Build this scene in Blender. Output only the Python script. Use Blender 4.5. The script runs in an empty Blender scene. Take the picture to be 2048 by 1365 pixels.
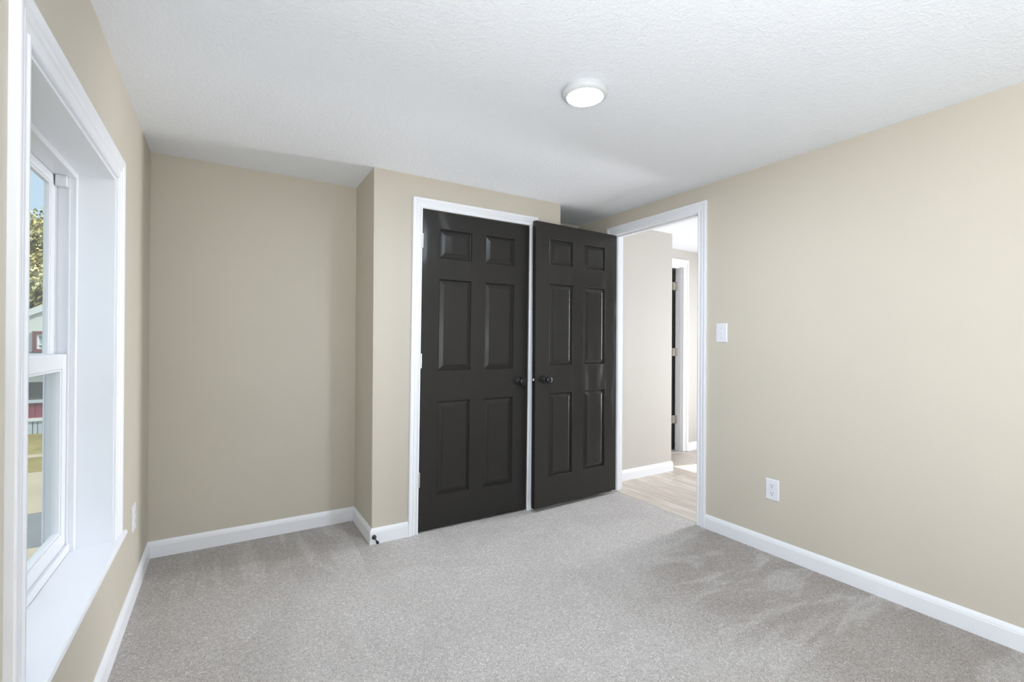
import bpy, bmesh, math, random
from mathutils import Vector, Matrix, noise
random.seed(7)
scene = bpy.context.scene
COL = scene.collection

# ------------------------------------------------------------------ camera
F_PX, YAW, PITCH, ROLL, CAM_H = 934.63, 0.5493, 0.0031, 0.0059, 1.2027
def make_camera():
    cd = bpy.data.cameras.new('camera'); cd.sensor_width = 36; cd.lens = F_PX * 36 / 2048
    cd.clip_start = 0.02; cd.clip_end = 300
    cam = bpy.data.objects.new('camera', cd); COL.objects.link(cam)
    cy, sy = math.cos(YAW), math.sin(YAW)
    fw = Vector((sy * math.cos(PITCH), cy * math.cos(PITCH), math.sin(PITCH)))
    rt = Vector((cy, -sy, 0)); up = rt.cross(fw)
    r2 = rt * math.cos(ROLL) + up * math.sin(ROLL)
    u2 = -rt * math.sin(ROLL) + up * math.cos(ROLL)
    m = Matrix((r2, u2, -fw)).transposed().to_4x4()
    m.translation = Vector((0, 0, CAM_H))
    cam.matrix_world = m
    scene.camera = cam
make_camera()

# ------------------------------------------------------------------ view, sky, sun, daylight, added fill
scene.view_settings.view_transform = 'Standard'
scene.view_settings.look = 'None'
scene.view_settings.exposure = 0.0
scene.view_settings.gamma = 1.0
scene.view_settings.use_curve_mapping = False

def make_world():
    w = bpy.data.worlds.new('sky'); scene.world = w; w.use_nodes = True
    nt = w.node_tree; nt.nodes.clear()
    out = nt.nodes.new('ShaderNodeOutputWorld'); bg = nt.nodes.new('ShaderNodeBackground')
    tc = nt.nodes.new('ShaderNodeTexCoord'); sep = nt.nodes.new('ShaderNodeSeparateXYZ')
    ramp = nt.nodes.new('ShaderNodeValToRGB')
    e = ramp.color_ramp.elements
    e[0].position = 0.0; e[0].color = (.66, .80, .95, 1)
    e[1].position = 1.0; e[1].color = (1.45, 1.5, 1.6, 1)
    a = ramp.color_ramp.elements.new(.12); a.color = (.66, .84, 1.03, 1)
    a = ramp.color_ramp.elements.new(.40); a.color = (.60, .80, 1.03, 1)
    a = ramp.color_ramp.elements.new(.62); a.color = (1.25, 1.35, 1.5, 1)
    nt.links.new(tc.outputs['Generated'], sep.inputs[0])
    nt.links.new(sep.outputs['Z'], ramp.inputs[0])
    nt.links.new(ramp.outputs[0], bg.inputs[0]); bg.inputs[1].default_value = 1.0
    nt.links.new(bg.outputs[0], out.inputs[0])
make_world()

def area(name, loc, direction, sx, sy, power, color, spread=180):
    d = bpy.data.lights.new(name, 'AREA'); d.shape = 'RECTANGLE'; d.size = sx; d.size_y = sy
    d.energy = power; d.color = color; d.spread = math.radians(spread)
    o = bpy.data.objects.new(name, d); COL.objects.link(o); o.location = loc
    o.rotation_euler = Vector(direction).to_track_quat('-Z', 'Y').to_euler()
    return o
SUN_AZ, SUN_EL = math.radians(14), math.radians(38.8)
# light levels: (strength, colour)
PW = {
 'sky': (1.0, (1, 1, 1)), 'sun': (8.5, (1, .96, .88)), 'lamp': (345.0, (.90, 1, 1.15)),
 'side': (5.0, (.95, 1, 1.05)), 'up_fill': (64.0, (.96, 1, 1.05)), 'rear_fill': (1.0, (1, .98, .93)),  # levels of the added fill lights behind the camera
 'hall_fill': (64.0, (.98, 1, 1.04)), 'hall_window': (1.0, (1, 1, 1)),
}
def make_lights():
    scene.world.node_tree.nodes['Background'].inputs[1].default_value = PW['sky'][0]
    s = bpy.data.lights.new('sun', 'SUN'); s.energy = PW['sun'][0]; s.angle = math.radians(.6); s.color = PW['sun'][1]
    o = bpy.data.objects.new('sun', s); COL.objects.link(o)
    d = Vector((-math.cos(SUN_AZ) * math.cos(SUN_EL), math.sin(SUN_AZ) * math.cos(SUN_EL), -math.sin(SUN_EL)))
    o.rotation_euler = d.to_track_quat('-Z', 'Y').to_euler(); o.location = (20, -5, 18)
    # added fill lights at an invented left-wall window, one floating and aimed upward
    area('fill_side', (XL + .01, -.62, 1.20), (1, 0, 0), .85, 1.3, *PW['side'])
    area('fill_side_up', (XL + .32, -.60, .95), (1, .05, 1.6), .6, 1.0, *PW['up_fill'])
    # added fill light at an invented window behind the camera
    area('fill_rear', (1.75, YR + .03, 1.25), (0, 1, .1), 1.3, 1.4, *PW['rear_fill'])
    # added fill from the hall's outer wall; daylight through the hall's side window
    area('fill_hall', (6.05, 2.15, 1.05), (-1, .04, .02), .70, 1.9, *PW['hall_fill'], spread=110)
    area('daylight_hall_window', (5.25, 3.40, 1.45), (0, -1, -.05), 1.1, 1.0, *PW['hall_window'])

# ------------------------------------------------------------------ room dimensions
XL, XR = -0.361, 2.678          # left and right wall faces
YB, YC = 3.243, 2.803           # alcove back wall, closet wall
XP, XQ = 0.7465, 2.136          # closet bump-out sides
H = 2.244                       # ceiling
WT = 0.10                       # partition thickness
YR = -1.30                      # wall behind the camera
XE = 6.10                       # hall's outer wall
YF = 3.45                       # hall's far wall
DY0, DY1, DZ = 2.005, 2.805, 2.075   # entry door opening in the right wall
CX0, CX1, CZ = 1.050, 1.860, 2.045   # closet door opening
WY0, WY1, WZ0, WZ1 = 1.362, 2.302, 0.440, 1.820  # window opening
FD0, FD1, FDZ = 3.70, 4.342, 2.050   # far hall door opening

make_lights()

# ------------------------------------------------------------------ materials
def new_mat(name):
    m = bpy.data.materials.new(name); m.use_nodes = True
    nt = m.node_tree; b = nt.nodes['Principled BSDF']
    return m, nt, b
def simple(name, col, rough=.5, metal=0.0, spec=None, coat=0):
    m, nt, b = new_mat(name)
    b.inputs['Base Color'].default_value = (*col, 1); b.inputs['Roughness'].default_value = rough
    b.inputs['Metallic'].default_value = metal
    if spec is not None: b.inputs['Specular IOR Level'].default_value = spec
    if coat: b.inputs['Coat Weight'].default_value = coat
    return m
def N(nt, t, **kw):
    n = nt.nodes.new(t)
    for k, v in kw.items(): setattr(n, k, v)
    return n
def obj_coords(nt, scale=(1, 1, 1), rot=(0, 0, 0)):
    tc = N(nt, 'ShaderNodeTexCoord'); mp = N(nt, 'ShaderNodeMapping')
    mp.inputs['Scale'].default_value = scale; mp.inputs['Rotation'].default_value = rot
    nt.links.new(tc.outputs['Object'], mp.inputs[0]); return mp.outputs[0]
def noise_tex(nt, vec, scale, detail=2, rough=.5, dist=0):
    n = N(nt, 'ShaderNodeTexNoise'); n.inputs['Scale'].default_value = scale
    n.inputs['Detail'].default_value = detail; n.inputs['Roughness'].default_value = rough
    n.inputs['Distortion'].default_value = dist
    nt.links.new(vec, n.inputs['Vector']); return n.outputs[0]
def maprange(nt, v, a, b, c, d, smooth=False):
    n = N(nt, 'ShaderNodeMapRange')
    if smooth: n.interpolation_type = 'SMOOTHSTEP'
    for i, x in enumerate((a, b, c, d)): n.inputs[i + 1].default_value = x
    nt.links.new(v, n.inputs[0]); return n.outputs[0]
def math_node(nt, op, a, b=None):
    n = N(nt, 'ShaderNodeMath', operation=op)
    for i, x in enumerate((a, b)):
        if x is None: continue
        if isinstance(x, (int, float)): n.inputs[i].default_value = x
        else: nt.links.new(x, n.inputs[i])
    return n.outputs[0]
def mixcol(nt, fac, a, b, mode='MIX'):
    n = N(nt, 'ShaderNodeMix', data_type='RGBA', blend_type=mode)
    if isinstance(fac, (int, float)): n.inputs[0].default_value = fac
    else: nt.links.new(fac, n.inputs[0])
    for i, x in ((6, a), (7, b)):
        if isinstance(x, tuple): n.inputs[i].default_value = (*x, 1)
        else: nt.links.new(x, n.inputs[i])
    return n.outputs[2]
def bump(nt, b, hgt, strength, dist, normal=None):
    n = N(nt, 'ShaderNodeBump'); n.inputs['Strength'].default_value = strength
    n.inputs['Distance'].default_value = dist; nt.links.new(hgt, n.inputs['Height'])
    if normal is not None: nt.links.new(normal, n.inputs['Normal'])
    nt.links.new(n.outputs[0], b.inputs['Normal']); return n.outputs[0]

def wall_paint(name, col):
    m, nt, b = new_mat(name)
    v = obj_coords(nt)
    big = noise_tex(nt, v, 1.3, 3)
    c = mixcol(nt, maprange(nt, big, .3, .7, 0, 1), tuple(x * .985 for x in col), tuple(min(1, x * 1.015) for x in col))
    nt.links.new(c, b.inputs['Base Color']); b.inputs['Roughness'].default_value = .62
    b.inputs['Specular IOR Level'].default_value = .3
    bump(nt, b, noise_tex(nt, v, 160, 3), .12, .002)
    return m
M = {}
M['wall'] = wall_paint('beige_wall_paint', (.605, .558, .472))
M['hall_wall'] = wall_paint('hall_wall_paint', (.55, .53, .49))
def ceiling_mat():
    m, nt, b = new_mat('textured_ceiling_paint'); v = obj_coords(nt)
    b.inputs['Base Color'].default_value = (.89, .915, .955, 1); b.inputs['Roughness'].default_value = .85
    b.inputs['Specular IOR Level'].default_value = .15
    a = noise_tex(nt, v, 75, 4, .6, .6)
    a = maprange(nt, a, .42, .62, 0, 1, True)
    c = noise_tex(nt, v, 22, 3, .6, 1.2)
    c = maprange(nt, c, .5, .62, 0, 1, True)
    hsum = math_node(nt, 'ADD', a, math_node(nt, 'MULTIPLY', c, .5))
    bump(nt, b, hsum, .32, .004)
    return m
M['ceiling'] = ceiling_mat()
M['trim'] = simple('white_trim_paint', (.87, .885, .92), .38)
M['vinyl'] = simple('white_window_vinyl', (.82, .83, .86), .32)
M['plate'] = simple('white_plastic_plate', (.80, .81, .86), .3)
M['lamp_plastic'] = simple('lamp_body_plastic', (.66, .67, .69), .5)
M['slot'] = simple('dark_slot', (.12, .12, .13), .6)
M['screw'] = simple('painted_screw', (.60, .61, .63), .35, .3)
M['nickel'] = simple('brushed_nickel', (.62, .60, .56), .34, 1.0)
M['chrome'] = simple('polished_chrome', (.85, .85, .86), .12, 1.0)
M['black'] = simple('glossy_black_metal', (.008, .008, .010), .16, 0, .6)
M['rubber'] = simple('black_rubber', (.010, .010, .012), .45)
M['closet_dark'] = simple('unlit_drywall', (.45, .42, .38), .8)
M['exterior'] = simple('exterior_siding', (.55, .56, .57), .7)

def door_paint():
    m, nt, b = new_mat('charcoal_door_paint')
    b.inputs['Base Color'].default_value = (.0265, .0250, .0228, 1); b.inputs['Roughness'].default_value = .23; b.inputs['Specular IOR Level'].default_value = .30
    # embossed cathedral wood grain
    v = obj_coords(nt, (1, 1, 1))
    sep = N(nt, 'ShaderNodeSeparateXYZ'); nt.links.new(v, sep.inputs[0])
    nz = noise_tex(nt, obj_coords(nt, (3.5, 3.5, 1.2)), 1.6, 2)
    # arcs: z*k - x^2 style fields repeated on each stile/panel
    hump = math_node(nt, 'MULTIPLY', math_node(nt, 'COSINE', math_node(nt, 'MULTIPLY', math_node(nt, 'SUBTRACT', sep.outputs['X'], .235), 6.2832 / .335)), .17)
    t = math_node(nt, 'ADD', math_node(nt, 'ADD', math_node(nt, 'MULTIPLY', sep.outputs['Z'], 1.0), hump), math_node(nt, 'MULTIPLY', nz, .55))
    s = math_node(nt, 'SINE', math_node(nt, 'MULTIPLY', t, 520.0))
    fine = noise_tex(nt, obj_coords(nt, (420, 420, 14)), 1.0, 2)
    g = math_node(nt, 'ADD', math_node(nt, 'MULTIPLY', s, .5), math_node(nt, 'MULTIPLY', fine, .8))
    bump(nt, b, g, .30, .0005)
    return m
M['door'] = door_paint()

def carpet_mat():
    m, nt, b = new_mat('cut_pile_carpet'); v = obj_coords(nt)
    sep = N(nt, 'ShaderNodeSeparateXYZ'); nt.links.new(v, sep.inputs[0])
    # yarn tufts: short curled strands
    t1 = noise_tex(nt, v, 125, 2, .6, 1.9)
    t2 = noise_tex(nt, v, 420, 2, .6, .6)
    tuft = math_node(nt, 'ADD', math_node(nt, 'MULTIPLY', maprange(nt, t1, .40, .60, 0, 1), .78), math_node(nt, 'MULTIPLY', maprange(nt, t2, .3, .7, 0, 1), .22))
    # vacuum passes: strokes of pile pushed one way or the other
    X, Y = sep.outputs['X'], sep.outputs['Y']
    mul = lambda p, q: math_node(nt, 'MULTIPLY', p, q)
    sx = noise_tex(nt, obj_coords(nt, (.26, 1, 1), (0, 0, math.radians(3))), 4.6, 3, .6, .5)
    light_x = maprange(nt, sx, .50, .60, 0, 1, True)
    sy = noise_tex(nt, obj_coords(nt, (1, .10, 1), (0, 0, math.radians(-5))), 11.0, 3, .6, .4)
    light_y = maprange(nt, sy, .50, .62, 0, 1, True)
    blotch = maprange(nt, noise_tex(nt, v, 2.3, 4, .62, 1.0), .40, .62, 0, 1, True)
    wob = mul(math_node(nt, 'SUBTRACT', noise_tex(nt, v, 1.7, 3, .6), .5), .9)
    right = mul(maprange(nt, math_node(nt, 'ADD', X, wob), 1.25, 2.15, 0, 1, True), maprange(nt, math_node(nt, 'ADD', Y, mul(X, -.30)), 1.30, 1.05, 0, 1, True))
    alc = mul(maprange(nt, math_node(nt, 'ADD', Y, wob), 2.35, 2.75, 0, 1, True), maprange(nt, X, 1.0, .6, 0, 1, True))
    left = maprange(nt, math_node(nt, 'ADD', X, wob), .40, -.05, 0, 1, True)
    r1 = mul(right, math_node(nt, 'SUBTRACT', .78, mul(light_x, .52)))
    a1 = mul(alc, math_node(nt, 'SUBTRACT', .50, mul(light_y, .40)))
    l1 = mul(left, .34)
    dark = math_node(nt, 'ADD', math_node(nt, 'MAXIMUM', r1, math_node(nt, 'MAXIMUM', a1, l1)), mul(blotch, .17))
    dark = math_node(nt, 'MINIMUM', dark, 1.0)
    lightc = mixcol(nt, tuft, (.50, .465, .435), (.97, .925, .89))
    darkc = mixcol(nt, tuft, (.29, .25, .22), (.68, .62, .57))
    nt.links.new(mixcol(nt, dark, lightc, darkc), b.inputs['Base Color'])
    b.inputs['Roughness'].default_value = 1.0; b.inputs['Specular IOR Level'].default_value = .05
    b.inputs['Sheen Weight'].default_value = .15
    bump(nt, b, tuft, .8, .006)
    return m
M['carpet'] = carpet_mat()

def plank_mat():
    m, nt, b = new_mat('pale_oak_planks')
    v = obj_coords(nt, (1, 1, 1), (0, 0, math.radians(90)))
    br = N(nt, 'ShaderNodeTexBrick'); br.offset = .37
    br.inputs['Scale'].default_value = 1; br.inputs['Mortar Size'].default_value = .0012
    br.inputs['Brick Width'].default_value = 1.2; br.inputs['Row Height'].default_value = .17
    br.inputs['Color1'].default_value = (.56, .50, .44, 1); br.inputs['Color2'].default_value = (.68, .63, .57, 1)
    br.inputs['Mortar'].default_value = (.25, .21, .18, 1)
    nt.links.new(v, br.inputs['Vector'])
    g = noise_tex(nt, obj_coords(nt, (16, 1.3, 1)), 2.2, 5, .65, .5)
    c = mixcol(nt, maprange(nt, g, .35, .65, 0, 1), (.74, .70, .66), (1.0, 1.0, 1.0))
    nt.links.new(mixcol(nt, 1.0, br.outputs[0], c, 'MULTIPLY'), b.inputs['Base Color'])
    b.inputs['Roughness'].default_value = .42
    return m
M['plank'] = plank_mat()

def glass_mat():
    m = bpy.data.materials.new('window_glass'); m.use_nodes = True; nt = m.node_tree; nt.nodes.clear()
    out = N(nt, 'ShaderNodeOutputMaterial'); mix = N(nt, 'ShaderNodeMixShader')
    tr = N(nt, 'ShaderNodeBsdfTransparent'); gl = N(nt, 'ShaderNodeBsdfGlossy'); fr = N(nt, 'ShaderNodeLayerWeight'); fr.inputs[0].default_value = .5
    tr.inputs[0].default_value = (.96, .98, .97, 1); gl.inputs['Roughness'].default_value = .01
    nt.links.new(math_node(nt, 'MULTIPLY', math_node(nt, 'POWER', fr.outputs['Facing'], 5.0), .35), mix.inputs[0]); nt.links.new(tr.outputs[0], mix.inputs[1]); nt.links.new(gl.outputs[0], mix.inputs[2])
    nt.links.new(mix.outputs[0], out.inputs[0]); return m
M['glass'] = glass_mat()

def emit(name, col, s):
    m, nt, b = new_mat(name); b.inputs['Base Color'].default_value = (.9, .9, .9, 1)
    b.inputs['Emission Color'].default_value = (*col, 1); b.inputs['Emission Strength'].default_value = s
    return m
M['lens'] = emit('lamp_diffuser', PW['lamp'][1], PW['lamp'][0])

# ------------------------------------------------------------------ mesh helpers
def add_box(bm, x0, x1, y0, y1, z0, z1, bevel=0):
    vs = [bm.verts.new((x, y, z)) for x in (x0, x1) for y in (y0, y1) for z in (z0, z1)]
    fs = [(0, 1, 3, 2), (4, 6, 7, 5), (0, 4, 5, 1), (2, 3, 7, 6), (0, 2, 6, 4), (1, 5, 7, 3)]
    faces = [bm.faces.new([vs[i] for i in f]) for f in fs]
    if bevel:
        es = list({e for f in faces for e in f.edges})
        bmesh.ops.bevel(bm, geom=es, offset=bevel, segments=2, profile=.5, affect='EDGES')
def finish(bm, smooth=False):
    bmesh.ops.recalc_face_normals(bm, faces=bm.faces[:])
    if smooth:
        for f in bm.faces: f.smooth = True
def obj(name, bm, mat, parent=None, loc=None, rot=None, smooth=False, recalc=True):
    if recalc: bmesh.ops.recalc_face_normals(bm, faces=bm.faces[:])
    me = bpy.data.meshes.new(name); bm.to_mesh(me); bm.free()
    if smooth:
        for p in me.polygons: p.use_smooth = True
        me.set_sharp_from_angle(angle=math.radians(38))
    me.materials.append(mat)
    o = bpy.data.objects.new(name, me); COL.objects.link(o)
    if loc is not None: o.location = loc
    if rot is not None: o.rotation_euler = rot
    if parent is not None: o.parent = parent
    return o
def tag(o, label, cat=None, group=None, kind=None):
    o['label'] = label
    if cat: o['category'] = cat
    if group: o['group'] = group
    if kind: o['kind'] = kind
    return o
def struct(name, bm, mat, label, cat):
    return tag(obj(name, bm, mat), label, cat, kind='structure')
def empty(name, loc=(0, 0, 0), rz=0):
    o = bpy.data.objects.new(name, None); COL.objects.link(o); o.location = loc; o.rotation_euler = (0, 0, rz)
    o.empty_display_size = .05
    return o
def add_lathe(bm, prof, axis='y', origin=(0, 0, 0), seg=32, flip=1):
    """prof: list of (radius, distance along axis)"""
    rings = []
    for r, t in prof:
        ring = []
        for i in range(seg):
            a = 2 * math.pi * i / seg
            c, s = r * math.cos(a), r * math.sin(a); t2 = t * flip
            p = {'x': (t2, c, s), 'y': (c, t2, s), 'z': (c, s, t2)}[axis]
            ring.append(bm.verts.new((origin[0] + p[0], origin[1] + p[1], origin[2] + p[2])))
        rings.append(ring)
    for a, b_ in zip(rings, rings[1:]):
        for i in range(seg):
            bm.faces.new((a[i], a[(i + 1) % seg], b_[(i + 1) % seg], b_[i]))
    for ring, (r, t) in ((rings[0], prof[0]), (rings[-1], prof[-1])):
        if r > 1e-5: bm.faces.new(ring)
    bmesh.ops.remove_doubles(bm, verts=bm.verts[:], dist=1e-6)

def wall_with_hole(bm, axis, p0, p1, a0, a1, z0, z1, holes):
    """slab between p0 and p1 on its thin axis, holes = [(a0,a1,z0,z1)] not overlapping in a"""
    def bx(u0, u1, w0, w1):
        if u1 - u0 < 1e-5 or w1 - w0 < 1e-5: return
        if axis == 'x': add_box(bm, p0, p1, u0, u1, w0, w1)
        else: add_box(bm, u0, u1, p0, p1, w0, w1)
    cur = a0
    for h0, h1, g0, g1 in sorted(holes):
        bx(cur, h0, z0, z1); bx(h0, h1, z0, g0); bx(h0, h1, g1, z1); cur = h1
    bx(cur, a1, z0, z1)

def sweep(bm, pts, prof, closed=False):
    """pts: list of (position Vector, outward Vector scaled for the mitre, normal Vector); prof: [(u,t)]"""
    rings = []
    for P, Uv, Nv in pts:
        rings.append([bm.verts.new(P + Uv * u + Nv * t) for u, t in prof])
    for a, b_ in zip(rings, rings[1:]):
        for i in range(len(prof) - 1):
            bm.faces.new((a[i], a[i + 1], b_[i + 1], b_[i]))
        bm.faces.new((a[-1], a[0], b_[0], b_[-1]))
    bm.faces.new(rings[0]); bm.faces.new(rings[-1][::-1])

def casing_prof(w, t=.017):
    return [(0, 0), (0, .0080), (.003, .0105), (w * .15, .0115), (w * .19, .0075), (w * .24, .0070), (w * .40, .0085), (w * .46, .0125), (w * .56, .0130),
            (w * .59, .0105), (w * .64, .0108), (w * .72, .0155), (w * .9, t), (w * .97, t - .001), (w, t - .004), (w, 0)]
def casing(bm, to3, a0, a1, z0, z1, nrm, w, t=.017):
    """U shaped casing round opening a0..a1, floor z0 to head z1. to3(a,z)->Vector on the wall face"""
    nv = Vector(nrm); ax = to3(1, 0) - to3(0, 0); up = Vector((0, 0, 1))
    pts = [(to3(a0, z0), -ax, nv), (to3(a0, z1), -ax + up, nv), (to3(a1, z1), ax + up, nv), (to3(a1, z0), ax, nv)]
    sweep(bm, pts, casing_prof(w, t))

BB = [(0, 0), (0, .011), (.0, .013)]
BASE_PROF = [(0.0, 0.0), (0.013, 0.0), (0.013, .066), (.0115, .070), (.0115, .073), (.009, .080), (.005, .088), (.003, .091), (0.0, .091)]
def baseboard(name, p, q, n, m0=0, m1=0, label='', bottom=0.0):
    """from p to q (2D) on a wall with room-side normal n; m0/m1: +1 outside corner, -1 inside corner, 0 square"""
    bm = bmesh.new()
    p = Vector(p); q = Vector(q); n = Vector(n); d = (q - p).normalized()
    rings = []
    for P, s, mm in ((p, -1, m0), (q, 1, m1)):
        rings.append([bm.verts.new((*(P + n * o_ + d * (s * mm * o_)), bottom + z)) for o_, z in BASE_PROF])
    k = len(BASE_PROF)
    for i in range(k):
        bm.faces.new((rings[0][i], rings[0][(i + 1) % k], rings[1][(i + 1) % k], rings[1][i]))
    bm.faces.new(rings[0][::-1]); bm.faces.new(rings[1])
    o = struct(name, bm, M['trim'], label, 'baseboard')
    return o

# ------------------------------------------------------------------ shell
def build_shell():
    bm = bmesh.new(); add_box(bm, XL - .2, XR + .025, YR - .1, YB + .1, -.12, 0)
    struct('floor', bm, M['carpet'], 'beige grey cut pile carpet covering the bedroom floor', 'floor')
    bm = bmesh.new(); add_box(bm, XR + .025, XE + .12, YR - .1, YF + 1.9, -.12, -.004)
    struct('floor_hall', bm, M['plank'], 'pale wood plank floor of the hall beyond the doorway', 'floor')
    bm = bmesh.new(); add_box(bm, XL - .2, XE + .25, YR - .15, YF + 1.9, H, H + .15)
    struct('ceiling', bm, M['ceiling'], 'white textured ceiling over bedroom and hall', 'ceiling')
    # left wall with the window
    bm = bmesh.new(); wall_with_hole(bm, 'x', XL - .188, XL, YR - .1, YB + .1, -.1, H, [(-1.07, -.17, .44, 1.82), (WY0, WY1, WZ0 - .022, WZ1)])
    struct('wall_left', bm, M['wall'], 'beige left wall holding the deep set window', 'wall')
    bm = bmesh.new(); add_box(bm, XL, XR + WT, YB, YB + .1, -.1, H)
    struct('wall_back', bm, M['wall'], 'shaded beige wall at the back of the alcove', 'wall')
    # closet bump out: side wall, front wall with the door opening, far side wall
    bm = bmesh.new(); add_box(bm, XP, XP + WT, YC + WT, YB, 0, H)
    wall_with_hole(bm, 'y', YC, YC + WT, XP, XQ, 0, H, [(CX0 - .022, CX1, 0, CZ)])
    add_box(bm, XQ - WT, XQ, YC + WT, YB, 0, H)
    struct('wall_closet', bm, M['wall'], 'beige closet bump out with outside corner beside the charcoal closet door', 'wall')
    # right wall with the entry opening
    bm = bmesh.new(); wall_with_hole(bm, 'x', XR, XR + WT, YR, YB, 0, H, [(DY0 - .018, DY1 + .018, 0, DZ + .018)])
    struct('wall_right', bm, M['wall'], 'long beige right wall with switch, outlet and open doorway', 'wall')
    bm = bmesh.new(); wall_with_hole(bm, 'y', YR - .12, YR, XL, XR, -.1, H, [(1.05, 2.45, .5, 2.0)])
    wall_with_hole(bm, 'y', YR - .12, YR, XR, XE + .12, -.1, H, [])
    struct('wall_rear', bm, M['wall'], 'beige wall behind the camera with an added wide window', 'wall')
    # hall walls
    bm = bmesh.new(); add_box(bm, XR + WT, 3.608, 2.990, YF + .1, -.05, H)
    struct('wall_hall_near', bm, M['hall_wall'], 'pale hall wall seen straight through the doorway', 'wall')
    bm = bmesh.new(); wall_with_hole(bm, 'y', YF, YF + .1, 3.608, XE, -.05, H, [(FD0 - .018, FD1 + .018, 0, FDZ + .018), (4.70, 5.80, .95, 1.95)])
    struct('wall_hall_far', bm, M['hall_wall'], 'pale far hall wall around the distant white door frame', 'wall')
    bm = bmesh.new(); wall_with_hole(bm, 'x', XE, XE + .1, YR, YF + .1, -.05, H, [(1.75, 2.50, 0.02, 2.02)])
    struct('wall_hall_outer', bm, M['hall_wall'], 'outer hall wall out of sight to the right of the doorway', 'wall')
    # bathroom behind the far door
    bm = bmesh.new(); add_box(bm, 2.9, 3.0, YF + .1, YF + 1.9, -.05, H); add_box(bm, 4.62, 4.68, YF + .1, YF + 1.9, -.05, H); add_box(bm, 2.9, 4.68, YF + 1.8, YF + 1.9, -.05, H)
    struct('wall_far_room', bm, M['hall_wall'], 'walls of the dark room behind the distant hall door', 'wall')
build_shell()

def build_baseboards():
    baseboard('baseboard_left', (XL, YR), (XL, YB), (1, 0), 0, -1, 'white baseboard under the window along the left wall')
    baseboard('baseboard_back', (XL, YB), (XP, YB), (0, -1), -1, -1, 'white baseboard along the back of the alcove')
    baseboard('baseboard_closet_side', (XP, YC), (XP, YB), (-1, 0), 1, -1, 'short white baseboard on the side of the closet bump out')
    baseboard('baseboard_closet_front', (XP, YC), (CX0 - .064, YC), (0, -1), 1, 0, 'short white baseboard with the black door stop left of the closet door')
    baseboard('baseboard_closet_recess', (CX1 + .064, YC), (XQ, YC), (0, -1), 0, 1, 'white baseboard hidden behind the open door')
    baseboard('baseboard_right', (XR, YR), (XR, DY0 - .064), (-1, 0), 0, 0, 'long white baseboard along the right wall')
    baseboard('baseboard_rear', (XL, YR), (XR, YR), (0, 1), -1, -1, 'white baseboard behind the camera')
    baseboard('baseboard_hall_near', (XR + WT + .08, 2.990), (3.608, 2.990), (0, -1), 0, 1, 'white baseboard on the hall wall seen through the doorway', -.004)
    baseboard('baseboard_hall_corner', (3.608, 2.990), (3.608, YF), (1, 0), 1, -1, 'white baseboard turning the hall corner', -.004)
    baseboard('baseboard_hall_far', (FD1 + .088, YF), (XE, YF), (0, -1), 0, -1, 'white baseboard right of the distant hall door frame', -.004)
build_baseboards()

# ------------------------------------------------------------------ doors
def panel_rings(bm, x0, x1, z0, z1, y, s):
    """moulded raised panel, s=+1 when the face looks to -y (depth goes +y)"""
    steps = [(0, 0), (.0025, .0002), (.0045, -.0012), (.0068, .0015), (.0082, .0070), (.0100, .0116), (.0125, .0122), (.0385, .0038), (.0392, .0012), (.0425, .0006)]
    prev = None
    for ins, dep in steps:
        ring = [bm.verts.new((x, y + s * dep, z)) for x, z in ((x0 + ins, z0 + ins), (x1 - ins, z0 + ins), (x1 - ins, z1 - ins), (x0 + ins, z1 - ins))]
        if prev:
            for i in range(4): bm.faces.new((prev[i], prev[(i + 1) % 4], ring[(i + 1) % 4], ring[i]))
        prev = ring
    bm.faces.new(prev)
def slab(w, h, th, xs, zs):
    """door slab: x 0..w, y 0..th (front at 0, looks to -y), z 0..h; xs: stile breaks; zs: rail breaks"""
    bm = bmesh.new()
    X = [0, *xs, w]; Z = [0, *zs, h]
    for y, s in ((0, 1), (th, -1)):
        for i in range(len(X) - 1):
            for j in range(len(Z) - 1):
                if i % 2 == 1 and j % 2 == 1: panel_rings(bm, X[i], X[i + 1], Z[j], Z[j + 1], y, s)
                else: bm.faces.new([bm.verts.new(p) for p in ((X[i], y, Z[j]), (X[i + 1], y, Z[j]), (X[i + 1], y, Z[j + 1]), (X[i], y, Z[j + 1]))])
    for a, b_ in (((0, 0), (0, th)), ((w, 0), (w, th))):
        for j in range(len(Z) - 1):
            bm.faces.new([bm.verts.new(p) for p in ((a[0], a[1], Z[j]), (b_[0], b_[1], Z[j]), (b_[0], b_[1], Z[j + 1]), (a[0], a[1], Z[j + 1]))])
    for z in (0, h):
        for i in range(len(X) - 1):
            bm.faces.new([bm.verts.new(p) for p in ((X[i], 0, z), (X[i + 1], 0, z), (X[i + 1], th, z), (X[i], th, z))])
    bmesh.ops.remove_doubles(bm, verts=bm.verts[:], dist=1e-5)
    return bm
ZS = [.200, .812, 1.001, 1.600, 1.726, 1.922]
def xs_for(w, m=.115, mid=.097):
    pw = (w - 2 * m - mid) / 2
    return [m, m + pw, m + pw + mid, w - m]
ROSE = [(0, .0), (.0300, .0), (.0305, .003), (.0290, .006), (.0230, .0085), (.0215, .0115), (.0150, .013), (.0125, .016), (.0118, .026)]
KNOB = [(.0118, .024), (.0135, .030), (.0190, .034), (.0250, .041), (.0268, .049), (.0258, .056), (.0215, .0615), (.0165, .0635), (.0150, .0620), (.0110, .0618), (.0095, .0640), (.0050, .0645), (0, .0645)]
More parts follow.
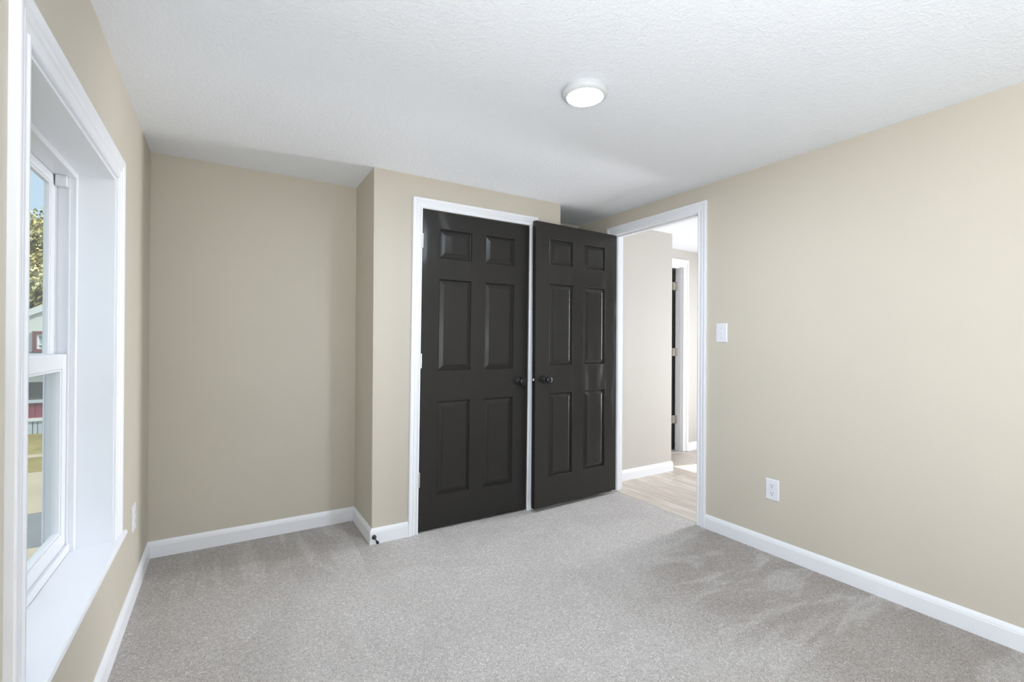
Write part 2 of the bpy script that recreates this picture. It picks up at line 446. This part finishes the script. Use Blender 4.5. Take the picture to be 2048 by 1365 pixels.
def knob(parent, x, z, y, flip, depth=1.0):
    bm = bmesh.new(); add_lathe(bm, [(r, t * depth) for r, t in KNOB], 'y', (x, y, z), 40, flip)
    k = obj('door_knob', bm, M['black'], parent, smooth=True); k['label'] = 'round glossy black knob'
    bm = bmesh.new(); add_lathe(bm, [(r, t * depth) for r, t in ROSE], 'y', (x, y, z), 40, flip)
    obj('rosette', bm, M['black'], k, smooth=True)
    return k
def barrel_hinge(parent, x, y, z, mat):
    """closed hinge: knuckle barrel with tips, seen from the room"""
    bm = bmesh.new(); L = .089
    prof = [(0, -.003), (.004, -.003), (.0065, 0)]
    for i in range(5):
        a, c = L * i / 5, L * (i + 1) / 5
        prof += [(.0065, a + .0006), (.0070, a + .0012), (.0070, c - .0012), (.0065, c - .0006)]
    prof += [(.0065, L), (.004, L + .003), (0, L + .003)]
    add_lathe(bm, prof, 'z', (x, y, z), 20)
    add_box(bm, x - .014, x, y + .0048, y + .0062, z + .001, z + L - .001)
    h = obj('hinge', bm, mat, parent, smooth=True); h['label'] = 'brushed nickel hinge'
    return h

def jamb(bm, axis, a0, a1, zt, p0, p1, t=.018, stop=None):
    """lining of an opening a0..a1 in a wall p0..p1"""
    def bx(u0, u1, v0, v1, w0, w1):
        if axis == 'x': add_box(bm, v0, v1, u0, u1, w0, w1, .001)
        else: add_box(bm, u0, u1, v0, v1, w0, w1, .001)
    bx(a0, a0 + t, p0, p1, 0, zt); bx(a1 - t, a1, p0, p1, 0, zt); bx(a0 + t, a1 - t, p0, p1, zt - t, zt)
    if stop:
        s0, s1 = stop; d = .010
        bx(a0 + t, a0 + t + d, s0, s1, 0, zt - t); bx(a1 - t - d, a1 - t, s0, s1, 0, zt - t); bx(a0 + t + d, a1 - t - d, s0, s1, zt - t - d, zt - t)

def build_closet_door():
    w = CX1 - CX0 - .006; h = 2.026
    d = tag(obj('door_1', slab(w, h, .035, xs_for(w), ZS), M['door'], loc=(CX0 + .003, YC + .002, .013)),
            'closed charcoal six panel closet door with nickel hinges on its left', 'door', kind='structure')
    knob(d, w - .070, .915, 0, -1)
    for z in (.278, 1.026, 1.782): barrel_hinge(d, -.002, -.008, z, M['nickel'])
    # frame: jamb lining behind the slab edge plus casing
    bm = bmesh.new()
    casing(bm, lambda a, z: Vector((a, YC, z)), CX0 - .001, CX1 + .001, 0, CZ, (0, -1, 0), .064)
    add_box(bm, CX0 - .0, CX0 + .012, YC + .040, YC + WT, 0, CZ); add_box(bm, CX1 - .012, CX1, YC + .040, YC + WT, 0, CZ)
    add_box(bm, CX0 + .012, CX1 - .012, YC + .040, YC + WT, CZ - .012, CZ)
    fr = struct('trim_1', bm, M['trim'], 'white casing framing the closed closet door', 'door frame')
    # the closet frame and door hang slightly out of plumb: the foot stands 2 cm left of the head
    def all_of(o): return [o] + [c for k in o.children for c in all_of(k)]
    for o in all_of(d) + [fr]:
        for v in o.data.vertices: v.co.x -= .019 * (1 - max(0, min(v.co.z, 2.045)) / 2.045)
build_closet_door()

def build_entry_door():
    hx, hy = 2.668, 2.7575; fx, fy = 1.8545, 2.7150
    w = math.hypot(hx - fx, hy - fy); ang = math.atan2(hy - fy, hx - fx)
    h = 2.034
    d = tag(obj('door_2', slab(w, h, .035, xs_for(w, .122, .105), [z + .004 for z in ZS[:4]] + [z + .006 for z in ZS[4:]]), M['door'], loc=(fx, fy, .029), rot=(0, 0, ang)),
            'open charcoal six panel bedroom door swung back against the closet wall', 'door', kind='structure')
    knob(d, .084, .912, 0, -1)
    kb = knob(d, .084, .912, .035, 1, .58)
    # latch face plate on the free edge
    bm = bmesh.new(); add_box(bm, -.0012, .0, .006, .029, .912 - .0285, .912 + .0285)
    lp = obj('latch_plate', bm, M['black'], d); lp['label'] = 'black latch face plate on the door edge'
    bm = bmesh.new()
    vs = [bm.verts.new(p) for p in ((-.001, .010, .902), (-.001, .010, .922), (-.001, .025, .922), (-.001, .025, .902), (-.011, .012, .904), (-.011, .012, .920))]
    for f in ((0, 1, 2, 3), (0, 4, 5, 1), (3, 2, 5, 4), (0, 3, 4), (1, 5, 2)): bm.faces.new([vs[i] for i in f])
    lb = obj('latch_bolt', bm, M['chrome'], lp); lb['label'] = 'bright chrome latch bolt'
    for z in (.889, .935):
        bm = bmesh.new(); add_lathe(bm, [(.0038, 0), (.0036, .0008), (0, .001)], 'x', (-.0012, .0175, z), 16, -1)
        obj('screw', bm, M['chrome'], lp, smooth=True)
    bm = bmesh.new()
    casing(bm, lambda a, z: Vector((XR, a, z)), DY0, DY1, 0, DZ, (-1, 0, 0), .066)
    casing(bm, lambda a, z: Vector((XR + WT, a, z)), DY0, DY1, 0, DZ, (1, 0, 0), .066)
    jamb(bm, 'x', DY0 - .018, DY1 + .018, DZ + .018, XR + .0003, XR + WT - .0003, .018, (XR + .042, XR + .075))
    struct('trim_2', bm, M['trim'], 'white casing and jamb of the open bedroom doorway', 'door frame')
build_entry_door()

def build_far_door():
    # leaf swung into the far room, its hinge edge seen from the hall
    w = .62; h = 2.02
    d = tag(obj('door_3', slab(w, h, .035, xs_for(w, .10, .08), ZS), M['door'], loc=(4.322, 3.560, .010), rot=(0, 0, math.radians(90))),
            'distant charcoal door standing open edge on beyond the hall', 'door', kind='structure')
    for z in (.335, 1.095, 1.840):
        bm = bmesh.new()
        add_lathe(bm, [(0, 0), (.006, 0), (.006, .090), (0, .090)], 'z', (0, 0, 0), 16)
        add_box(bm, -.036, -.004, -.002, .000, 0, .090)
        add_box(bm, .0135, .0155, -.034, .0, 0, .090)
        add_box(bm, .0, .0155, -.002, .000, 0, .090)
        for zz in (.02, .045, .07):
            add_lathe(bm, [(.004, 0), (.003, .001), (0, .0012)], 'x', (.0135, -.018, zz), 10, -1)
        hg = obj('hinge', bm, M['nickel'], d, smooth=True); hg['label'] = 'brushed nickel hinge'
        hg.matrix_parent_inverse = Matrix.Identity(4)
        # door is turned 90 deg: put the hinge in world directions
        hg.rotation_euler = (0, 0, -math.radians(90)); hg.location = (-.008, -.002, z - .045)
    bm = bmesh.new()
    casing(bm, lambda a, z: Vector((a, YF, z)), FD0, FD1, 0, FDZ, (0, -1, 0), .086)
    jamb(bm, 'y', FD0 - .018, FD1 + .018, FDZ + .018, YF + .0003, YF + .0997, .018, (YF + .020, YF + .055))
    struct('trim_3', bm, M['trim'], 'distant white door frame at the far side of the hall', 'door frame')
build_far_door()

# ------------------------------------------------------------------ window
def frame_rect(bm, x0, x1, y0, y1, z0, z1, wy, wzb, wzt, bev=.002):
    add_box(bm, x0, x1, y0, y0 + wy, z0, z1, bev); add_box(bm, x0, x1, y1 - wy, y1, z0, z1, bev)
    add_box(bm, x0, x1, y0 + wy, y1 - wy, z0, z0 + wzb, bev); add_box(bm, x0, x1, y0 + wy, y1 - wy, z1 - wzt, z1, bev)
def build_window():
    root = tag(empty('window_1', (XL, (WY0 + WY1) / 2, WZ0)), 'white double hung window set deep in the left wall', 'window', kind='structure')
    L = Vector((XL, (WY0 + WY1) / 2, WZ0))
    def part(name, bm, mat, parent=root, smooth=False):
        for v in bm.verts: v.co -= L
        return obj(name, bm, mat, parent, smooth=smooth)
    # reveal lining
    bm = bmesh.new(); xo = -.464
    t = .0115
    add_box(bm, xo - .02, XL + .0005, WY1 - t, WY1, WZ0, WZ1); add_box(bm, xo - .02, XL + .0005, WY0, WY0 + t, WZ0, WZ1)
    add_box(bm, xo - .02, XL + .0005, WY0 + t, WY1 - t, WZ1 - t, WZ1)
    part('reveal', bm, M['trim'])
    # main frame
    y0, y1 = WY0 + t, WY1 - t
    bm = bmesh.new()
    for a, b_ in ((y0, y0 + .024), (y1 - .024, y1)):
        add_box(bm, -.549, -.464, a, b_, WZ0, WZ1 - t, .002)
    add_box(bm, -.549, -.464, y0 + .024, y1 - .024, WZ1 - t - .022, WZ1 - t, .002)
    add_box(bm, -.549, -.476, y0 + .024, y1 - .024, WZ0, WZ0 + .030, .002)
    # tracks: ribs between the sash runs
    for xx in (-.4835, -.5180, -.5455):
        for ys in (y1 - .024 - .007, y0 + .024):
            add_box(bm, xx - .002, xx + .002, ys, ys + .007, WZ0 + .03, WZ1 - t - .022)
    part('window_frame', bm, M['vinyl'])
    # exterior stop of the outer frame
    # inner (lower) sash
    a0, a1 = y0 + .026, y1 - .026
    s = bmesh.new(); frame_rect(s, -.516, -.486, a0, a1, WZ0 + .031, 1.152, .046, .050, .052, .003)
    # glazing bead
    frame_rect(s, -.511, -.4905, a0 + .046, a1 - .046, WZ0 + .081, 1.100, .008, .008, .008, .002)
    lower = part('lower_sash', s, M['vinyl'])
    g = bmesh.new(); add_box(g, -.5035, -.5005, a0 + .050, a1 - .050, WZ0 + .085, 1.096)
    o = part('glass_pane', g, M['glass'], lower)
    g = bmesh.new(); cy = (y0 + y1) / 2
    add_box(g, -.510, -.488, cy - .03, cy + .03, 1.152, 1.160, .002); add_box(g, -.500, -.480, cy - .012, cy + .012, 1.160, 1.168, .003)
    lk = part('sash_lock', g, M['vinyl'], lower)
    # outer (upper) sash
    s = bmesh.new(); frame_rect(s, -.542, -.520, a0, a1, 1.100, WZ1 - t - .023, .040, .046, .030, .003)
    frame_rect(s, -.538, -.5235, a0 + .040, a1 - .040, 1.146, WZ1 - t - .053, .008, .008, .008, .002)
    upper = part('upper_sash', s, M['vinyl'])
    g = bmesh.new(); add_box(g, -.5325, -.5300, a0 + .044, a1 - .044, 1.150, WZ1 - t - .057)
    part('glass_pane', g, M['glass'], upper)
    # covers at the top of the empty inner track
    for ya, yb in ((y1 - .052, y1 - .024), (y0 + .024, y0 + .052)):
        g = bmesh.new(); add_box(g, -.516, -.486, ya, yb, WZ1 - t - .060, WZ1 - t - .0225, .002); part('track_cover', g, M['vinyl'])
    # stool with horns past the casing
    bm = bmesh.new()
    prof = [(-.476, WZ0 - .022), (-.345, WZ0 - .022), (-.338, WZ0 - .020), (-.333, WZ0 - .012), (-.336, WZ0 - .003), (-.341, WZ0), (-.476, WZ0)]
    def run(ya, yb, xmin):
        pr = [(max(x, xmin), z) for x, z in prof]
        A = [bm.verts.new((x, ya, z)) for x, z in pr]; B = [bm.verts.new((x, yb, z)) for x, z in pr]
        k = len(pr)
        for i in range(k): bm.faces.new((A[i], A[(i + 1) % k], B[(i + 1) % k], B[i]))
        bm.faces.new(A); bm.faces.new(B[::-1])
    run(WY0 + .0005, WY1 - .0005, -.476); run(WY0 - .115, WY0 + .0005, XL + .0002); run(WY1 - .0005, WY1 + .118, XL + .0002)
    st = part('stool', bm, M['trim']); st['label'] = 'deep white window stool with rounded front edge'
    # casing
    bm = bmesh.new(); casing(bm, lambda a, z: Vector((XL, a, z)), WY0 - .001, WY1 + .001, WZ0 + .0005, WZ1, (1, 0, 0), .088, .018)
    part('window_casing', bm, M['trim'])
build_window()
def build_added_rear_window():  # unseen window added to give the rear fill light an opening
    root = tag(empty('window_added_rear', (1.75, YR, .5)), 'added unseen wide white window in the wall behind the camera', 'window', kind='structure')
    L = Vector((1.75, YR, .5))
    bm = bmesh.new()
    for x0, x1, z0, z1 in ((1.05, 1.11, .5, 2.0), (2.39, 2.45, .5, 2.0), (1.11, 2.39, .5, .56), (1.11, 2.39, 1.94, 2.0), (1.72, 1.78, .56, 1.94)):
        add_box(bm, x0 - L.x, x1 - L.x, -.09, -.04, z0 - L.z, z1 - L.z)
    obj('window_frame', bm, M['vinyl'], root)  # frame of the added rear window
    bm = bmesh.new(); add_box(bm, 1.11 - L.x, 2.39 - L.x, -.067, -.063, .56 - L.z, 1.94 - L.z)
    obj('glass_pane', bm, M['glass'], root)  # pane of the added rear window
build_added_rear_window()
def build_added_side_window():  # unseen window added as the opening for the left-wall fill
    root = tag(empty('window_added_side', (XL, -.62, .44)), 'added unseen white window in the left wall behind the camera', 'window', kind='structure')
    bm = bmesh.new()
    frame_rect(bm, -.16, -.10, -.45, .45, 0, 1.38, .05, .05, .05); add_box(bm, -.15, -.11, -.40, .40, .66, .71)
    obj('window_frame', bm, M['vinyl'], root)  # frame of the added side window
    bm = bmesh.new(); add_box(bm, -.133, -.13, -.40, .40, .05, 1.33); obj('glass_pane', bm, M['glass'], root)  # pane of the added side window
    bm = bmesh.new(); casing(bm, lambda a, z: Vector((0, a, z)), -.451, .451, 0, 1.38, (1, 0, 0), .088, .018); obj('window_casing', bm, M['trim'], root)  # casing of the added side window
build_added_side_window()

# ------------------------------------------------------------------ small fittings
def wall_plate(name, loc, rz, label, cat, kind):
    """local frame: plate lies on plane y=0, faces -y, centred at origin"""
    r = tag(empty(name, loc, rz), label, cat)
    w, h = .0385, .060
    bm = bmesh.new()
    prof = [(0, 0), (0, .0025), (.003, .0050), (.006, .0058)]
    prev = None
    for ins, t in prof:
        ring = [bm.verts.new((x, -t, z)) for x, z in ((-w + ins, -h + ins), (w - ins, -h + ins), (w - ins, h - ins), (-w + ins, h - ins))]
        if prev:
            for i in range(4): bm.faces.new((prev[i], prev[(i + 1) % 4], ring[(i + 1) % 4], ring[i]))
        else: bm.faces.new(ring)
        prev = ring
    bm.faces.new(prev)
    obj('cover_plate', bm, M['plate'], r)
    def screw(z):
        bm = bmesh.new(); add_lathe(bm, [(.0036, 0), (.0034, .0012), (0, .0016)], 'y', (0, -.0056, z), 16, -1)
        s = obj('screw', bm, M['screw'], r, smooth=True)
    if kind == 'switch':
        bm = bmesh.new(); add_box(bm, -.0056, .0056, -.0072, -.004, -.0125, .0125, .0006)
        obj('toggle_slot', bm, M['plate'], r)
        bm = bmesh.new()
        vs = [bm.verts.new(p) for p in ((-.0038, -.006, -.006), (.0038, -.006, -.006), (.0038, -.006, .006), (-.0038, -.006, .006),
                                        (-.0032, -.0175, .0045), (.0032, -.0175, .0045), (.0032, -.0155, .0105), (-.0032, -.0155, .0105))]
        for f in ((0, 1, 2, 3), (4, 5, 6, 7), (0, 1, 5, 4), (1, 2, 6, 5), (2, 3, 7, 6), (3, 0, 4, 7)): bm.faces.new([vs[i] for i in f])
        obj('toggle', bm, M['plate'], r)
        screw(.031); screw(-.031)
    else:
        for zc in (.0205, -.0205):
            bm = bmesh.new(); prof2 = []
            n = 28
            outer = []
            for i in range(n):
                a = 2 * math.pi * i / n
                x = .0175 * math.cos(a); z = .0175 * math.sin(a); z = max(-.0135, min(.0135, z)); outer.append((x, z))
            A = [bm.verts.new((x, -.0050, z + zc)) for x, z in outer]; B = [bm.verts.new((x * .97, -.0078, z * .97 + zc)) for x, z in outer]
            for i in range(n): bm.faces.new((A[i], A[(i + 1) % n], B[(i + 1) % n], B[i]))
            bm.faces.new(B)
            rc = obj('receptacle', bm, M['plate'], r)
            for sx, hh in ((-.0065, .0045), (.0065, .0038)):
                bm = bmesh.new(); add_box(bm, sx - .0013, sx + .0013, -.0081, -.0076, zc + .004 - hh, zc + .004 + hh)
                obj('slot', bm, M['slot'], rc)
            bm = bmesh.new(); add_lathe(bm, [(.0027, 0), (.0027, .0004), (0, .0005)], 'y', (0, -.0077, zc - .0075), 14, -1)
            obj('ground_hole', bm, M['slot'], rc)
        screw(0)
    return r
# local -y must look away from the wall: right wall looks to -x, left wall looks to +x
wall_plate('light_switch', (XR, 1.830, 1.271), -math.pi / 2, 'white toggle light switch on the right wall beside the doorway', 'light switch', 'switch')
wall_plate('wall_outlet', (XR, 1.504, .367), -math.pi / 2, 'white double outlet low on the long right wall', 'outlet', 'outlet')
wall_plate('wall_outlet', (XL, 2.765, .380), math.pi / 2, 'white outlet low on the left wall between window and alcove corner', 'outlet', 'outlet')

def build_lamp():
    c = (1.252, 1.482, H)
    r = tag(empty('ceiling_light', c), 'round white flush ceiling light with glowing disc', 'ceiling light')
    bm = bmesh.new()
    add_lathe(bm, [(0, 0), (.086, 0), (.086, -.010), (.092, -.0115), (.0925, -.016), (.089, -.026), (.082, -.0315), (.0745, -.033), (.0735, -.0318), (0, -.0312)], 'z', (0, 0, 0), 64)
    obj('lamp_body', bm, M['lamp_plastic'], r, smooth=True)
    bm = bmesh.new(); add_lathe(bm, [(.0730, -.0315), (.070, -.0335), (0, -.0345)], 'z', (0, 0, 0), 64)
    d = obj('diffuser', bm, M['lens'], r, smooth=True); d['label'] = 'glowing white diffuser disc'
build_lamp()

def build_door_stop():
    # rigid stop screwed to the baseboard, pointing into the room
    y0 = YC - .013
    r = tag(empty('door_stop', (.757, y0, .042)), 'small black door stop on the baseboard by the closet corner', 'door stop')
    bm = bmesh.new(); add_lathe(bm, [(0, 0), (.0135, 0), (.0135, .003), (.010, .007), (.006, .010), (0, .010)], 'y', (0, 0, 0), 28, -1)
    obj('base', bm, M['black'], r, smooth=True)
    bm = bmesh.new(); add_lathe(bm, [(.006, .008), (.0042, .014), (.0038, .040), (.0045, .058), (0, .058)], 'y', (0, 0, 0), 20, -1)
    rod = obj('rod', bm, M['black'], r, smooth=True)
    bm = bmesh.new(); add_lathe(bm, [(.0045, .056), (.0085, .059), (.0088, .066), (.0075, .0715), (0, .0725)], 'y', (0, 0, 0), 24, -1)
    tip = obj('tip', bm, M['rubber'], r, smooth=True)
    for o in (rod, tip): o.rotation_euler = (math.radians(7), 0, math.radians(2))
build_door_stop()

# ------------------------------------------------------------------ outside the window
GZ = -1.0; K = 2.2027 / 2.0027      # ground level and the scale that goes with it
def zk(z): return CAM_H + (z - CAM_H) * K
def ground_mat(name, c1, c2, scale, rough=.95):
    m, nt, b = new_mat(name); v = obj_coords(nt)
    f = maprange(nt, noise_tex(nt, v, scale, 5, .65), .35, .65, 0, 1)
    nt.links.new(mixcol(nt, f, c1, c2), b.inputs['Base Color']); b.inputs['Roughness'].default_value = rough
    b.inputs['Specular IOR Level'].default_value = .1
    bump(nt, b, noise_tex(nt, v, scale * 4, 3), .3, .02)
    return m
def strip(name, y0, y1, mat, label, cat, top=0.0, x0=-60, x1=-.60):
    bm = bmesh.new(); add_box(bm, x0, x1, y0, y1, GZ - .3, GZ + top)
    return struct(name, bm, mat, label, cat)
M['grass'] = ground_mat('dry_lawn', (.125, .110, .035), (.20, .175, .070), 2.2)
M['concrete'] = ground_mat('pale_concrete', (.235, .215, .155), (.29, .265, .20), 1.2)
M['dark_band'] = ground_mat('dark_grey_ground', (.095, .11, .118), (.13, .145, .155), 1.4)
strip('lawn_far', 12.37, 90, M['grass'], 'dry lawn in front of the neighbouring house', 'lawn')
strip('path', 12.05, 12.37, M['concrete'], 'narrow pale path across the lawn', 'path', .01)
strip('lawn_near', 10.70, 12.05, M['grass'], 'strip of dry lawn between path and driveway', 'lawn')
strip('driveway', 8.18, 10.70, M['concrete'], 'pale concrete driveway outside the window', 'driveway', .01)
strip('driveway_dark_strip', 6.82, 8.18, M['dark_band'], 'dark blue grey strip across the driveway', 'driveway', .005)  # darker blue-grey tone over this stretch of the driveway
strip('driveway_apron', -6, 6.82, M['concrete'], 'pale concrete beside the house under the window', 'driveway', .01)

def siding_mat():
    m, nt, b = new_mat('pale_lap_siding')
    b.inputs['Base Color'].default_value = (.58, .63, .60, 1); b.inputs['Roughness'].default_value = .6
    tc = N(nt, 'ShaderNodeTexCoord'); sep = N(nt, 'ShaderNodeSeparateXYZ'); nt.links.new(tc.outputs['Object'], sep.inputs[0])
    f = math_node(nt, 'FRACT', math_node(nt, 'MULTIPLY', sep.outputs['Z'], 8.0))
    c = mixcol(nt, maprange(nt, f, .0, .08, 0, 1), (.50, .535, .50), (.60, .64, .605)); nt.links.new(c, b.inputs['Base Color'])
    return m
M['siding'] = siding_mat()
M['eave'] = simple('white_painted_wood', (.62, .66, .65), .5)
M['maroon'] = simple('maroon_painted_board', (.22, .055, .075), .6)
M['maroon_trim'] = simple('dull_maroon_trim', (.20, .10, .10), .6)
M['screen'] = simple('dark_porch_screen', (.10, .098, .095), .35)
M['skirt'] = simple('pale_blue_skirting', (.42, .49, .54), .6)
M['roof'] = simple('grey_shingles', (.20, .235, .24), .9)
M['dark_glass'] = simple('house_window_glass', (.30, .36, .38), .1)
def build_house():
    Y0 = 15.45
    r = tag(empty('neighbouring_house', (-4.0, Y0, GZ)), 'pale sided neighbouring house with maroon porch panels beyond the lawn', 'house')
    L = Vector((-4.0, Y0, GZ))
    def part(name, bm, mat, parent=r):
        for v in bm.verts: v.co -= L
        return obj(name, bm, mat, parent)
    xa, xr, xb = -8.6, -1.0, 6.6; slope = .50
    ridge_at = zk(1.694) + slope * (xr - (-4.06)) ; eave = ridge_at - slope * (xr - xa)
    z0 = zk(.47)
    # body with gable end to the south
    bm = bmesh.new()
    front = [bm.verts.new(p) for p in ((xa, Y0, GZ + .28), (xb, Y0, GZ + .28), (xb, Y0, eave), (xr, Y0, ridge_at), (xa, Y0, eave))]
    back = [bm.verts.new((v.co.x, Y0 + 9, v.co.z)) for v in front]
    bm.faces.new(front); bm.faces.new(back[::-1])
    for i in range(5): bm.faces.new((front[i], front[(i + 1) % 5], back[(i + 1) % 5], back[i]))
    part('siding', bm, M['siding'])
    # roof slabs with white rake boards
    bm = bmesh.new(); bk = bmesh.new()
    for sx, xe in ((-1, xa - .35), (1, xb + .35)):
        ze = ridge_at - slope * abs(xe - xr)
        for B, ya, yb, zo, th in ((bm, Y0 - .05, Y0 + 9.3, .03, .10), (bk, Y0 - .07, Y0 - .0, -.02, .16)):
            a = [B.verts.new(p) for p in ((xr, ya, ridge_at + zo), (xe, ya, ze + zo), (xe, ya, ze + zo + th), (xr, ya, ridge_at + zo + th))]
            b_ = [B.verts.new((v.co.x, yb, v.co.z)) for v in a]
            B.faces.new(a); B.faces.new(b_[::-1])
            for i in range(4): B.faces.new((a[i], a[(i + 1) % 4], b_[(i + 1) % 4], b_[i]))
    part('roof', bm, M['roof']); part('rake_board', bk, M['eave'])
    # gable window
    k = K
    bm = bmesh.new(); wx0, wx1, wz0, wz1 = -3.92, -2.90, zk(.93), zk(1.385)
    frame_rect(bm, 0, 1, 0, 1, 0, 1, .1, .1, .1, 0); bm.clear()
    def rect(B, x0, x1, z0_, z1_, w, ya, yb):
        for q in ((x0, x0 + w, z0_, z1_), (x1 - w, x1, z0_, z1_), (x0 + w, x1 - w, z0_, z0_ + w), (x0 + w, x1 - w, z1_ - w, z1_)):
            add_box(B, q[0], q[1], ya, yb, q[2], q[3])
    rect(bm, wx0, wx1, wz0, wz1, .075, Y0 - .05, Y0 + .01)
    gw = part('gable_window', bm, M['maroon_trim'])
    bm = bmesh.new(); rect(bm, wx0 + .075, wx1 - .075, wz0 + .05, wz1 - .075, .035, Y0 - .035, Y0 + .01); add_box(bm, wx0 + .11, wx1 - .11, Y0 - .03, Y0, wz0 + .17, wz0 + .20)
    part('window_sash', bm, M['eave'], gw)
    bm = bmesh.new(); add_box(bm, wx0 + .11, wx1 - .11, Y0 - .012, Y0 - .004, wz0 + .05, wz1 - .11); part('pane', bm, M['dark_glass'], gw)
    # porch across the front
    yp = Y0 - .05
    xs0, xs1 = -8.0, 3.0; pd = .0
    yp0 = Y0 - .30
    bm = bmesh.new()
    zt = zk(.945); zb = zk(.62)
    a = [bm.verts.new(p) for p in ((xs0, yp0 - .15, zb), (xs0, Y0, zt), (xs0, Y0, zt - .08), (xs0, yp0 - .15, zb - .06))]
    b_ = [bm.verts.new((xs1, v.co.y, v.co.z)) for v in a]
    bm.faces.new(a); bm.faces.new(b_[::-1])
    for i in range(4): bm.faces.new((a[i], a[(i + 1) % 4], b_[(i + 1) % 4], b_[i]))
    part('porch_roof', bm, M['roof'])
    bm = bmesh.new(); add_box(bm, xs0, xs1, yp0, Y0, zk(.30), zk(.56)); part('porch_beam', bm, M['siding'])
    bm = bmesh.new(); add_box(bm, xs0, xs1, yp0 + .05, Y0, zk(-.09), zk(.30)); part('porch_screen', bm, M['screen'])
    for i in range(8):
        bm = bmesh.new(); x = xs0 + .4 + i * 1.37; add_box(bm, x, x + .07, yp0 + .02, yp0 + .06, zk(-.09), zk(.30)); part('porch_post', bm, M['maroon_trim'])
    bm = bmesh.new(); add_box(bm, xs0, xs1, yp0 - .03, Y0, zk(-.145), zk(-.085)); part('porch_rail', bm, M['skirt'])
    bm = bmesh.new()
    x = xs0
    while x < xs1 - .01:
        add_box(bm, x + .004, x + .20 - .004, yp0, Y0, zk(-.465), zk(-.145)); x += .20
    part('porch_panel', bm, M['maroon'])
    bm = bmesh.new(); add_box(bm, xs0, xs1, yp0 - .03, Y0, zk(-.535), zk(-.465)); part('porch_sill', bm, M['eave'])
    bm = bmesh.new(); x = xs0
    while x < xs1 - .01:
        add_box(bm, x + .008, x + .085 - .008, yp0 - .01, yp0 + .02, GZ, zk(-.535)); x += .085
    part('skirting', bm, M['skirt'])
    bm = bmesh.new(); add_box(bm, xs0, xs1, yp0 + .021, Y0 + .2, GZ, zk(-.535)); part('foundation', bm, M['screen'])
build_house()

def leaf_mat():
    m, nt, b = new_mat('autumn_leaves')
    tc = N(nt, 'ShaderNodeTexCoord')
    f = noise_tex(nt, tc.outputs['Object'], .55, 3, .6)
    f2 = noise_tex(nt, tc.outputs['Object'], 5.0, 2, .6)
    c = mixcol(nt, maprange(nt, f, .38, .60, 0, 1), (.16, .175, .075), (.50, .42, .12))
    c = mixcol(nt, maprange(nt, f2, .35, .65, 0, .55), c, (.46, .45, .28))
    nt.links.new(c, b.inputs['Base Color']); b.inputs['Roughness'].default_value = .6
    return m
M['leaf'] = leaf_mat()
M['bark'] = simple('grey_bark', (.11, .10, .09), .9)
def build_tree(x, y, hgt, rad, label, seed):
    rnd = random.Random(seed)
    r = tag(empty('tree', (x, y, GZ)), label, 'tree', 'trees behind the neighbouring house')
    bm = bmesh.new(); pts = []
    def limb(p, d, L, r0, depth):
        steps = 4; q = p.copy(); rr = r0
        prev = None
        for i in range(steps + 1):
            t = i / steps
            side = d.orthogonal().normalized(); s2 = d.cross(side).normalized()
            ring = [bm.verts.new(q + (side * math.cos(a) + s2 * math.sin(a)) * rr) for a in [k * math.pi / 3 for k in range(6)]]
            if prev:
                for k in range(6): bm.faces.new((prev[k], prev[(k + 1) % 6], ring[(k + 1) % 6], ring[k]))
            prev = ring
            if i < steps:
                d = (d + Vector((rnd.uniform(-.16, .16), rnd.uniform(-.16, .16), rnd.uniform(-.02, .12)))).normalized()
                q = q + d * (L / steps); rr *= .84
        if depth > 0:
            for k in range(4 if depth > 1 else 3):
                nd = (d + Vector((rnd.uniform(-1, 1), rnd.uniform(-1, 1), rnd.uniform(-.25, .7)))).normalized()
                limb(q, nd, L * rnd.uniform(.6, .8), rr * .75, depth - 1)
        else: pts.append(q.copy())
        if depth <= 1: pts.append((p + q) * .5)
    limb(Vector((0, 0, 0)), Vector((0, 0, 1)), hgt * .34, hgt * .022, 4)
    top = max(p.z for p in pts); sc_z = hgt * .93 / top
    rx = max(math.hypot(p.x, p.y) for p in pts); sxy = rad / rx
    for v in bm.verts: v.co = Vector((v.co.x * sxy, v.co.y * sxy, v.co.z * sc_z))
    pts = [Vector((p.x * sxy, p.y * sxy, p.z * sc_z)) for p in pts]
    obj('trunk', bm, M['bark'], r)
    bm = bmesh.new()
    for _ in range(30000):
        c = rnd.choice(pts); off = Vector((rnd.gauss(0, .42), rnd.gauss(0, .42), rnd.gauss(0, .34)))
        p = c + off; s = rnd.uniform(.07, .14)
        n = Vector((rnd.uniform(-1, 1), rnd.uniform(-1, 1), rnd.uniform(-1, 1))).normalized(); a = n.orthogonal().normalized(); b_ = n.cross(a)
        bm.faces.new([bm.verts.new(p + a * s), bm.verts.new(p + b_ * s * .55), bm.verts.new(p - a * s), bm.verts.new(p - b_ * s * .55)])
    f = obj('foliage', bm, M['leaf'], r, recalc=False); f['kind'] = 'stuff'
build_tree(-8.7, 34.0, 9.3, 4.2, 'tall yellowing tree rising behind the neighbouring house', 3)
build_tree(-6.9, 27.3, 5.0, 2.3, 'lower bushy tree directly behind the neighbouring roof', 8)
